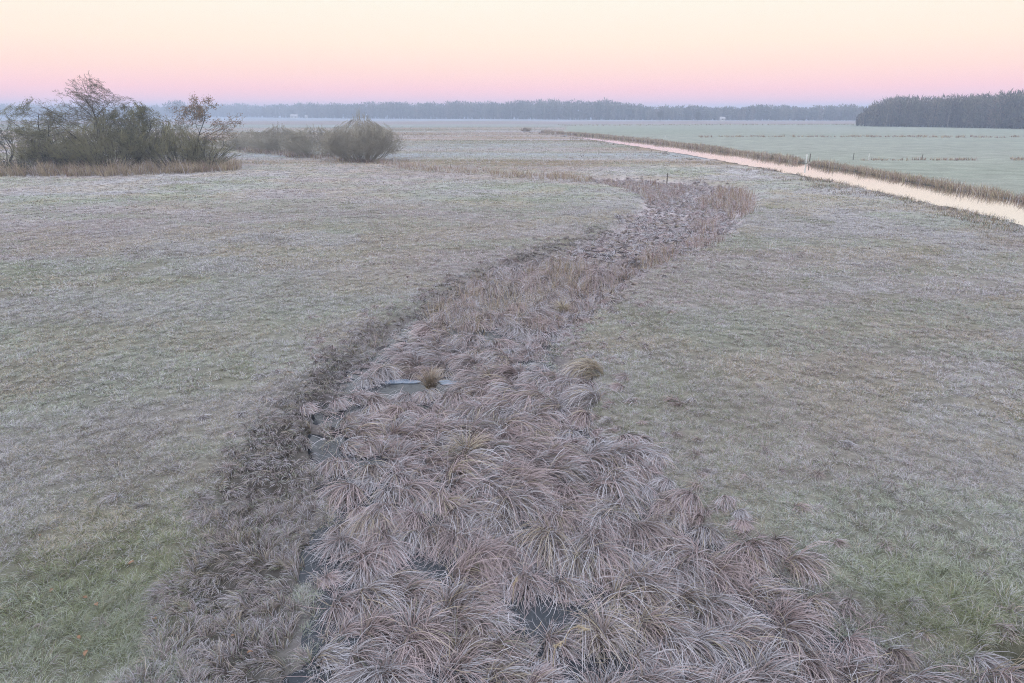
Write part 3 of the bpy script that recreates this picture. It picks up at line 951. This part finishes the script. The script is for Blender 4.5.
# the clump on the left
P_TALL = ([0, .15, .35, .5, .65, .8, .92, 1], [.12, .3, .62, .85, 1, .86, .55, .2])
P_WIDE = ([0, .15, .35, .5, .65, .8, .92, 1], [.15, .5, .85, .95, 1, .8, .5, .2])
P_DOME = ([0, .1, .3, .5, .7, .85, .95, 1], [.5, .8, .97, 1, .9, .68, .42, .2])
woody('tall_tree', 101, 170.5, 75, 66, 137, 'tallest tree of the clump, fine bare rounded crown above the shrubs', 'tree', b_tree(11, 17, .20, (22, 52), .017, (7, 6, 5), 1, .18), 1, M_BARK, M_TWIG_BROWN, twig_min=.011, profile=P_TALL)
woody('hawthorn_tree', 50, 170.5, 99, 18, 84, 'crooked mossy hawthorn with drooping limbs left of the tallest tree', 'tree', b_tree(25, 13, .10, (40, 85), .018, (8, 6, 5), 2, .32), 1, M_BARK, M_TWIG_OLIVE, twig_min=.010,
      leaf=('leaves', 4, 7000, .04, .12, M_LEAF_OLIVE, .12), profile=P_WIDE)
woody('bare_sapling', 12, 169.5, 113, -8, 28, 'thin bare crooked sapling at the outer end of the clump', 'tree', b_tree(31, 6, .35, (30, 60), .014, (5, 4, 3), 3, .35), 1, M_BARK, M_TWIG_DARK, profile=P_WIDE)
woody('ivy_tree', 142, 170.2, 102, 116, 168, 'dense dark green tree just right of the tallest tree', 'tree', b_tree(43, 16, .08, (25, 65), .014, (8, 6, 5), 3, .25), 1, M_BARK, M_TWIG_OLIVE, twig_min=.010,
      leaf=('leaves', 4, 9000, .045, .14, M_LEAF_OLIVE, .1), profile=P_WIDE)
woody('oak_tree', 205, 168, 97, 178, 240, 'small open tree holding rusty withered leaves at the right end of the clump', 'tree', b_tree(58, 13, .22, (35, 70), .013, (6, 5, 4), 1, .25), 1, M_BARK, M_TWIG_BROWN,
      leaf=('withered_leaves', 4, 2300, .075, .2, M_LEAF_RUST, .40), profile=([0, .2, .4, .55, .7, .85, .95, 1], [.1, .25, .7, 1, .9, .65, .4, .2]))
woody('thicket_shrub', 178, 169.8, 124, 148, 208, 'low grey-green thicket between the dark tree and the rusty-leaved tree', 'shrub', b_shrub(63, 80, 1.0, (7, 5, 3)), 0, M_BARK, M_TWIG_OLIVE, 'twigs', twig_min=.011, profile=P_DOME)
woody('thicket_shrub', 207, 169.5, 138, 182, 236, 'fan of low twiggy stems around the foot of the rusty-leaved tree', 'shrub', b_shrub(65, 46, 1.3, (6, 4, 3)), 0, M_BARK, M_TWIG_OLIVE, 'twigs', twig_min=.009, profile=([0, .2, .5, .8, 1], [.35, .6, .9, 1, .8]))
woody('thicket_shrub', 110, 171.3, 118, 74, 150, 'wide olive thicket wrapped around the foot of the tallest tree', 'shrub', b_shrub(67, 90, 1.25, (7, 5, 3)), 0, M_BARK, M_TWIG_OLIVE, 'twigs', twig_min=.013, profile=P_DOME)
woody('thicket_shrub', 58, 170.9, 128, 24, 92, 'loose olive thicket around the foot of the crooked hawthorn', 'shrub', b_shrub(68, 76, 1.25, (7, 5, 3)), 0, M_BARK, M_TWIG_OLIVE, 'twigs', twig_min=.011, profile=P_DOME)
woody('bramble_bush', 42, 172.0, 152, 12, 78, 'low dark bramble heap under the crooked hawthorn', 'bush', b_shrub(69, 50, 1.5, (6, 4, 2), .3), 0, M_BARK, M_TWIG_DARK, 'twigs', leaf=('leaves', 3, 3500, .06, .1, M_LEAF_DARK, .0), profile=P_DOME)
# round willow and the hedge behind it
woody('willow_bush', 363, 161.5, 119.5, 331, 396, 'big round grey willow bush standing alone at the end of the hedge', 'bush', b_shrub(71, 130, 1.15, (8, 6, 4), .09), 0, M_TWIG_GREY, M_TWIG_GREY, 'twigs', twig_min=.009, profile=P_DOME)
woody('willow_bush', 318, 156.5, 128, 288, 346, 'low grey willow bush next to the big round one', 'bush', b_shrub(73, 90, 1.25, (7, 5, 4), .10), 0, M_TWIG_GREY, M_TWIG_GREY, 'twigs', twig_min=.011, profile=P_DOME)
woody('willow_bush', 281, 152.5, 127, 250, 312, 'middle grey willow bush of the low hedge', 'bush', b_shrub(75, 90, 1.25, (7, 5, 4), .10), 0, M_TWIG_GREY, M_TWIG_GREY, 'twigs', twig_min=.012, profile=P_DOME)
woody('willow_bush', 247, 149.5, 131, 222, 272, 'lowest willow bush at the hedge end behind the tree clump', 'bush', b_shrub(77, 76, 1.35, (7, 5, 4), .10), 0, M_TWIG_GREY, M_TWIG_GREY, 'twigs', twig_min=.012, profile=P_DOME)
woody('field_bush', 526, 131.6, 127.6, 521, 531, 'small tan bush at the far tip of the ditch', 'bush', b_shrub(79, 30, 1.2, (5, 4, 2), .12), 0, noise_mat('tan_twigs', (.22, .16, .10), (.34, .26, .17), 1.0), noise_mat('tan_twig_tips', (.24, .18, .11), (.36, .28, .18), 1.0), 'twigs', twig_min=.03)

# ------------------------------------------------------------------ far woods
M_WOOD = leaf_mat('distant_twigs', .1)


def wood_mass(name, trees, label, n_tw, W):
    """trees: rows of x, y, height; each gets a trunk and a crown of upswept twigs in one mass"""
    B = Blades()
    T = np.array(trees); N = len(T)
    z = np.zeros(N)
    for k in range(1):
        root = np.stack([T[:, 0], T[:, 1], z - .3], -1)
        c = np.tile(np.array([.17, .15, .125]), (N, 1)) * RNG.uniform(.5, 1.6, (N, 1))
        B.add(root, RNG.uniform(0, 6.28, N), np.radians(RNG.uniform(85, 90, N)), np.zeros(N), T[:, 2] * .9, np.full(N, W * 1.6), 3, c, c, roll=np.where(RNG.random(N) < .5, 0, 1.57))
        B.add(root, RNG.uniform(0, 6.28, N) , np.radians(RNG.uniform(85, 90, N)), np.zeros(N), T[:, 2] * .9, np.full(N, W * 1.6), 3, c, c, roll=np.zeros(N))
    M = N * n_tw
    rep = lambda a: np.repeat(a, n_tw)
    f = RNG.beta(1.25, 1.35, M)
    cr = np.sqrt(np.clip(1 - ((f - .55) / .55) ** 2, .03, 1))
    hh = rep(T[:, 2]); cw = rep(T[:, 2] * RNG.uniform(.17, .30, N))
    a = RNG.uniform(0, 6.28, M); rr = np.sqrt(RNG.random(M)) * cr * cw
    root = np.stack([rep(T[:, 0]) + rr * np.cos(a), rep(T[:, 1]) + rr * np.sin(a), hh * (.04 + .86 * f)], -1)
    tone = np.repeat(RNG.uniform(.6, 1.45, N), n_tw) * RNG.uniform(.7, 1.3, M)
    hue = np.repeat(RNG.random(N), n_tw)[:, None]
    c = (np.array([.17, .135, .105]) * hue + np.array([.13, .125, .095]) * (1 - hue)) * tone[:, None]
    L = hh * RNG.uniform(.06, .15, M)
    B.add(root, a + RNG.normal(0, .8, M), np.radians(RNG.uniform(10, 80, M)), np.radians(RNG.uniform(-30, 30, M)), L, W * RNG.uniform(.5, 1.5, M), 2, c, c, tip=.25)
    o = B.build(name, M_WOOD)
    return tag(o, label, 'wood', 'stuff')


def at_dist(px, t):
    return ((px - 512) / F * t, t * 1.0485)


bx = np.array([-300, 0, 240, 350, 480, 650, 860, 1100, 1400]); by = np.array([116.8, 117.0, 117.2, 118.5, 119.1, 120.2, 120.6, 120.8, 121])
tx = np.array([-300, 0, 60, 120, 165, 178, 192, 230, 300, 350, 450, 500, 560, 612, 628, 645, 700, 760, 860, 1100, 1400])
ty = np.array([103, 104, 104.5, 105, 105, 103.5, 105, 103.5, 102.5, 101.5, 101, 100, 98.5, 99.5, 102.5, 104.5, 105.5, 104.8, 104.8, 104, 104])
trees = []
r = random.Random(5)
for row in range(5):
    px = -260.0
    while px < 1300:
        b = float(np.interp(px, bx, by)); t = depth_of(b) * (1 + row * .018) * r.uniform(.995, 1.012)
        h = height_at(float(np.interp(px, tx, ty)), t) * r.uniform(.78, 1.05) * (1 + .05 * math.sin(px * .21) + .05 * math.sin(px * .083 + 1))
        x, y = at_dist(px + r.uniform(-2, 2), t)
        trees.append((x, y, h))
        px += r.uniform(2.2, 4.2)
wood_mass('forest', trees, 'hazy blue forest along the horizon beyond the pastures', 95, .85)
# the nearer wood on the right
trees = []
for row in range(7):
    px = 856.0 + row * 3
    while px < 1330:
        b = float(np.interp(px, [856, 940, 1024, 1330], [126.2, 127.4, 129.0, 136.0])); t = depth_of(b) + row * 7 + r.uniform(-2, 2)
        top = float(np.interp(px, [856, 862, 872, 884, 905, 940, 985, 1024, 1330], [118, 109, 99.5, 95.5, 94.5, 94.5, 91.0, 90, 82]))
        h = height_at(top, depth_of(b)) * r.uniform(.74, 1.06) * (1 + .04 * math.sin(px * .33) + .03 * math.sin(px * .12))
        x, y = at_dist(px + r.uniform(-1.5, 1.5), t)
        trees.append((x, y, h))
        px += r.uniform(3.0, 6.0)
wood_mass('near_wood', trees, 'grey leafless wood beyond the green field', 260, .34)


# one round tree standing clear of the forest, and a few bushes on its hem
def far_tree(px, base_py, top_py, wpx, label, name='round_tree', n=900, low=.12):
    x, y = gp(px, base_py); t = depth_of(base_py); h = height_at(top_py, t); cw = wpx * .5 / F * t
    root = empty(name, (x, y, 0)); tag(root, label, 'tree')
    w = Wood(); rnd = random.Random(int(px))
    prm = dict(nseg=[6, 4], wob=[.06, .15], trop=[.05, .1], nch=[12], start=[.25], ang=[(25, 55)], ratio=[.45], rr=.5)
    grow(w, rnd, Vector((0, 0, 0)), UP.copy(), h * .9, h * .02, 0, prm)
    obj('trunk', mesh_from('trunk', *tubes(w.segs[0] + w.segs[1], 5, .06)), M_BARK, root)
    B = Blades()
    # twigs fill an egg of several lobes
    nl = 9
    lobes = [(rnd.uniform(-.5, .5) * cw, rnd.uniform(-.5, .5) * cw, h * rnd.uniform(low + .25, .72), rnd.uniform(.35, .55)) for _ in range(nl)] + [(0, 0, h * .74, .5)]
    li = RNG.integers(0, len(lobes), n); Lb = np.array(lobes)[li]
    g_ = RNG.normal(0, 1, (n, 3)); g_ /= np.linalg.norm(g_, axis=1, keepdims=True); g_ *= RNG.random((n, 1)) ** .5
    P = Lb[:, :3] + g_ * np.stack([Lb[:, 3] * cw, Lb[:, 3] * cw, Lb[:, 3] * h * .5], -1)
    P[:, 2] = np.clip(P[:, 2], h * low, h * .98)
    c = np.array([.12, .11, .09]) * RNG.uniform(.7, 1.3, (n, 1))
    B.add(P, np.arctan2(g_[:, 1], g_[:, 0]), np.radians(RNG.uniform(20, 85, n)), np.radians(RNG.uniform(-30, 30, n)), h * RNG.uniform(.05, .12, n), np.full(n, max(.25, cw * .07)) * RNG.uniform(.5, 1.3, n), 2, c, c, tip=.25)
    o = B.build('crown', M_WOOD); o.parent = root


far_tree(178, 118.4, 99.5, 25, 'hazy rounded tree standing out against the forest behind the clump')
far_tree(660, 121.6, 109.5, 7, 'small lone tree on the forest hem left of the pale cottage', 'small_tree')
far_tree(697, 121.8, 110.5, 7, 'small bushy tree right before the pale cottage', 'small_tree')

# ------------------------------------------------------------------ far buildings
M_WHITE = noise_mat('white_wall', (.52, .51, .50), (.62, .61, .60), 2.0)
M_ROOF = noise_mat('grey_roof', (.30, .28, .28), (.42, .40, .40), 2.0)
M_DARK = noise_mat('dark_opening', (.05, .05, .055), (.08, .08, .085), 2.0)


def prism(name, vs, fs, mat, parent):
    me = bpy.data.meshes.new(name); me.from_pydata(vs, [], fs); me.update()
    return obj(name, me, mat, parent)


def box(x0, x1, y0, y1, z0, z1):
    v = [(x0, y0, z0), (x1, y0, z0), (x1, y1, z0), (x0, y1, z0), (x0, y0, z1), (x1, y0, z1), (x1, y1, z1), (x0, y1, z1)]
    return v, [(3, 2, 1, 0), (4, 5, 6, 7), (0, 1, 5, 4), (1, 2, 6, 5), (2, 3, 7, 6), (3, 0, 4, 7)]


def house(name, px, base_py, wm, dm, eave, ridge, label, cat):
    x, y = gp(px, base_py)
    root = empty(name, (x, y, 0)); tag(root, label, cat)
    a, b = wm / 2, dm / 2
    prism('wall', [(-a, -b, -.2), (a, -b, -.2), (a, b, -.2), (-a, b, -.2), (-a, -b, eave), (a, -b, eave), (a, b, eave), (-a, b, eave), (-a, 0, ridge - .05), (a, 0, ridge - .05)],
          [(0, 1, 5, 4), (2, 3, 7, 6), (1, 2, 6, 9, 5), (3, 0, 4, 8, 7)], M_WHITE, root)
    e = .5; k = (ridge - eave) / b
    th = .25
    vs = []
    for zz in (0, th):
        vs += [(-a - e, -b - e, eave - e * k + .03 + zz), (a + e, -b - e, eave - e * k + .03 + zz), (a + e, 0, ridge + .03 + zz), (-a - e, 0, ridge + .03 + zz), (a + e, b + e, eave - e * k + .03 + zz), (-a - e, b + e, eave - e * k + .03 + zz)]
    prism('roof', vs, [(0, 3, 2, 1), (3, 5, 4, 2), (6, 7, 8, 9), (9, 8, 10, 11), (0, 1, 7, 6), (1, 2, 8, 7), (2, 4, 10, 8), (4, 5, 11, 10), (5, 3, 9, 11), (3, 0, 6, 9)], M_ROOF, root)
    n = max(1, int(wm / 3))
    for i in range(n):
        cx = -a + wm * (i + .5) / n
        v, f = box(cx - .5, cx + .5, -b - .06, -b + .02, .9, 2.1)
        prism('window', v, f, M_DARK, root)
    return root


house('farmhouse', 294.5, 118.4, 7.5, 6, 2.4, 4.4, 'low white farmhouse before the hazy forest', 'house')
house('shed', 306.5, 118.4, 2.4, 3, 2.2, 3.4, 'small pale shed right of the white farmhouse', 'shed')
house('cottage', 722, 121.0, 3.2, 3, 1.7, 2.9, 'tiny pale cottage at the foot of the forest past the green field', 'house')

# ------------------------------------------------------------------ posts
M_POST = noise_mat('weathered_post', (.07, .06, .05), (.15, .135, .115), 6.0)
M_PWHITE = noise_mat('white_paint', (.50, .50, .48), (.64, .64, .62), 6.0)


def post(px, base_py, h, r_, label, white=False, lean=0.0, z=0.0, seed=1):
    x, y = gp(px, base_py, z)
    zt = float(terrain(np.array([x]), np.array([y]))[0])
    n = 8
    vs, fs = [], []
    lv = [(0 - .3, 1.0), (h * .5, .97), (h - .04, .94), (h, .72)]
    rr = random.Random(seed)
    for zz, s in lv:
        for i in range(n):
            a = 2 * math.pi * i / n
            vs.append((math.cos(a) * r_ * s + lean * zz + rr.uniform(-.004, .004), math.sin(a) * r_ * s, zz))
    for k in range(len(lv) - 1):
        for i in range(n):
            fs.append((k * n + i, k * n + (i + 1) % n, (k + 1) * n + (i + 1) % n, (k + 1) * n + i))
    fs.append(tuple((len(lv) - 1) * n + i for i in range(n)))
    me = bpy.data.meshes.new('post'); me.from_pydata(vs, [], fs); me.update()
    o = obj('marker_post' if white else 'fence_post', me, M_PWHITE if white else M_POST)
    o.location = (x, y, max(zt, z))
    return tag(o, label, 'post')


post(806, 162.8, 1.1, .085, 'white marker post at the water gap in the far bank', True, seed=2)
post(809.5, 161.5, 1.0, .07, 'dark wooden post right behind the white marker post', seed=3)
post(786.5, 159.2, .75, .05, 'thin dark post in the field left of the white marker post', seed=4)
post(853, 160.2, .95, .05, 'thin dark post on the field edge between the two white posts', seed=5)
post(868, 159.8, .85, .06, 'short white leaning post on the green field edge', True, .12, seed=6)
post(922, 159.6, .7, .05, 'thin dark post on the tan strip across the green field', seed=7)
post(629.7, 139.4, .75, .11, 'white post at the bend where the ditch narrows', True, seed=8)
post(632.5, 139.6, .5, .16, 'stout dark post beside the white post where the ditch narrows', seed=9)
post(665, 137.6, .55, .12, 'low white stub on the green field beyond the ditch reeds', True, seed=10)
post(667, 181.5, .75, .05, 'lone dark stake on the back rim of the marsh basin', seed=11)

# ------------------------------------------------------------------ dead stalks over the gap of dark water, fallen leaves
M_STALK = noise_mat('golden_dead_stalk', (.34, .27, .18), (.48, .40, .28), 20.0)


def stalk(px, py, h, label, seed, bend=.35):
    c = gp(px, py, -.25); rr = random.Random(seed)
    w = Wood()
    p = Vector((0, 0, -.05)); d = Vector((rr.uniform(-.1, .1), rr.uniform(-.1, .1), 1)).normalized()
    n = 9
    for i in range(n):
        d = (d + Vector((bend * (i / n) ** 2, -bend * .4 * (i / n) ** 2, -bend * .9 * (i / n) ** 3)) + rvec(rr) * .03).normalized()
        q = p + d * (h / n)
        w.seg(0, p, q, .006, .005); p = q
    V, Fq = tubes(w.segs[0], 5)
    root = empty('dead_stalk', (c[0], c[1], max(float(terrain(np.array([c[0]]), np.array([c[1]]))[0]), ZM - .05)))
    tag(root, label, 'plant stalk')
    obj('stem', mesh_from('stem', V, Fq, None, True), M_STALK, root)
    S = []
    for i in range(34):
        a = Vector(p) - d * rr.uniform(0, .16); e = (rvec(rr) * .6 + Vector((0, 0, -.5))).normalized() * rr.uniform(.02, .05)
        S.append((*a, *(a + e), .0045, .003))
    V, Fq = tubes(S, 4)
    obj('seed_head', mesh_from('seed_head', V, Fq), M_STALK, root)


stalk(566, 648, .72, 'golden dead stalk with curled head over the dark water gap', 3, .75)
stalk(553, 668, .62, 'golden dead stalk left of the one with the curled head', 5, .25)
stalk(513, 600, .55, 'golden dead stalk rising beside the small puddle in the sedge', 9, .12)

M_OLEAF = noise_mat('orange_dead_leaf', (.22, .13, .08), (.32, .20, .13), 30.0)
lv = None
for i, (px, py) in enumerate([(38.5, 533), (51, 589), (85, 597), (97, 605), (79, 637), (86, 653), (154, 617), (231, 625), (248, 640), (131, 560)]):
    if lv is None:
        n = 7
        vs, fs = [], []
        for k in range(n + 1):
            t = k / n; wv = .028 * math.sin(math.pi * min(1, t * .93 + .04)) ** .8 * (1 + .22 * math.sin(t * 22))
            zc = .018 * math.sin(t * 3.0)
            vs += [(t * .09 - .045, -wv, zc + .012), (t * .09 - .045, 0, zc), (t * .09 - .045, wv, zc + .014)]
        for k in range(n):
            for s in (0, 1):
                fs.append((k * 3 + s, k * 3 + s + 3, k * 3 + s + 4, k * 3 + s + 1))
        me = bpy.data.meshes.new('fallen_leaf'); me.from_pydata(vs, [], fs); me.update()
        lv = obj('fallen_leaf', me, M_OLEAF); o = lv
    else:
        o = lv.copy(); COL.objects.link(o)
    x, y = gp(px, py, .06)
    o.location = (x, y, float(terrain(np.array([x]), np.array([y]))[0]) + .055)
    rr = random.Random(i); o.rotation_euler = (rr.uniform(-.4, .4), rr.uniform(-.4, .4), rr.uniform(0, 6.2))
    o.scale = (rr.uniform(.65, .95),) * 3
    tag(o, 'small orange dead leaf lying on the frosted grass beside the trampled rim', 'leaf', group='fallen leaves on the grass')

# ------------------------------------------------------------------ air
v, f = box(-2650, 2650, -2650, 2650, -2.2, 27.0)
hz_m, nt, out = new_mat('thin_morning_haze')
pv = nt.nodes.new('ShaderNodeVolumePrincipled')
pv.inputs['Color'].default_value = (.70, .81, 1.0, 1)
pv.inputs['Density'].default_value = .0010
pv.inputs['Anisotropy'].default_value = 0.0
nt.links.new(pv.outputs[0], out.inputs['Volume'])
hz = prism('haze', v, f, hz_m, None)
tag(hz, 'thin bluish morning haze over the pastures', 'haze', 'stuff')

# ------------------------------------------------------------------ light
SUN_EL, SUN_AZ = math.radians(9), math.radians(200)      # low behind the viewer
world = bpy.data.worlds.new('World'); sc.world = world
world.use_nodes = True
nt = world.node_tree; nt.nodes.clear()
out = nt.nodes.new('ShaderNodeOutputWorld')
bg = nt.nodes.new('ShaderNodeBackground'); bg.inputs['Strength'].default_value = .1
sky = nt.nodes.new('ShaderNodeTexSky'); sky.sky_type = 'NISHITA'; sky.sun_disc = False
sky.sun_elevation = SUN_EL; sky.sun_rotation = SUN_AZ; sky.altitude = 0; sky.dust_density = 1.5
tc = nt.nodes.new('ShaderNodeTexCoord')
sx = nt.nodes.new('ShaderNodeSeparateXYZ')
nt.links.new(tc.outputs['Generated'], sx.inputs[0])
asn = nt.nodes.new('ShaderNodeMath'); asn.operation = 'ARCSINE'
nt.links.new(sx.outputs['Z'], asn.inputs[0])
mr = nt.nodes.new('ShaderNodeMapRange'); mr.inputs['From Min'].default_value = 0; mr.inputs['From Max'].default_value = math.pi / 2
nt.links.new(asn.outputs[0], mr.inputs['Value'])
sq = nt.nodes.new('ShaderNodeMath'); sq.operation = 'POWER'; sq.inputs[1].default_value = .5
nt.links.new(mr.outputs[0], sq.inputs[0])


def lin(c):
    return tuple(((v / 255) / 12.92 if v / 255 <= .04045 else ((v / 255 + .055) / 1.055) ** 2.4) for v in c)


ramp = nt.nodes.new('ShaderNodeValToRGB')
SKY_MAX = 1.75
stops = [(0.0, (1.02, .62, .80)), (.35, (1.18, .67, .78)), (.9, (1.32, .69, .73)), (1.8, (1.30, .72, .70)), (3.2, (1.22, .82, .68)), (5.0, (1.14, .92, .73)), (8.2, (1.06, .98, .83)),
         (14, (1.05, 1.05, 1.05)), (25, (1.20, 1.25, 1.36)), (45, (1.18, 1.32, 1.60)), (90, (1.08, 1.28, 1.74))]
stops = [(d, tuple(v / SKY_MAX * (.81 if d < 10 else 1) for v in c)) for d, c in stops]
el = ramp.color_ramp.elements
while len(el) < len(stops):
    el.new(.5)
for e, (deg, c) in zip(el, stops):
    e.position = math.sqrt(deg / 90.0); e.color = (*c, 1)
nt.links.new(sq.outputs[0], ramp.inputs[0])
sc10 = nt.nodes.new('ShaderNodeVectorMath'); sc10.operation = 'SCALE'; sc10.inputs['Scale'].default_value = 10.0 * SKY_MAX
nt.links.new(ramp.outputs[0], sc10.inputs[0])
sk = nt.nodes.new('ShaderNodeVectorMath'); sk.operation = 'SCALE'; sk.inputs['Scale'].default_value = .03
nt.links.new(sky.outputs[0], sk.inputs[0])
ad = nt.nodes.new('ShaderNodeVectorMath'); ad.operation = 'ADD'
nt.links.new(sc10.outputs[0], ad.inputs[0]); nt.links.new(sk.outputs[0], ad.inputs[1])
nt.links.new(ad.outputs[0], bg.inputs['Color']); nt.links.new(bg.outputs[0], out.inputs['Surface'])

sd_ = bpy.data.lights.new('sun', 'SUN'); sd_.energy = .8; sd_.angle = math.radians(60); sd_.color = (1.0, .93, .88)
so = bpy.data.objects.new('sun', sd_); COL.objects.link(so)
dirv = Vector((math.sin(SUN_AZ) * math.cos(.5), math.cos(SUN_AZ) * math.cos(.5), math.sin(.5)))
so.rotation_euler = dirv.to_track_quat('Z', 'Y').to_euler()

sc.view_settings.view_transform = 'Standard'
sc.view_settings.look = 'None'
sc.view_settings.exposure = 0.3
sc.view_settings.gamma = 1.0
sc.render.engine = 'CYCLES'
sc.cycles.max_bounces = 5
sc.cycles.diffuse_bounces = 1
sc.cycles.glossy_bounces = 2
sc.cycles.transmission_bounces = 2
sc.cycles.volume_bounces = 0
sc.cycles.use_denoising = True
sc.cycles.denoiser = 'OPENIMAGEDENOISE'
sc.cycles.denoising_input_passes = 'RGB_ALBEDO_NORMAL'
sc.cycles.denoising_prefilter = 'NONE'
sc.cycles.pixel_filter_type = 'BLACKMAN_HARRIS'
sc.cycles.filter_width = 1.05
sc.cycles.use_adaptive_sampling = True
sc.cycles.adaptive_threshold = .02
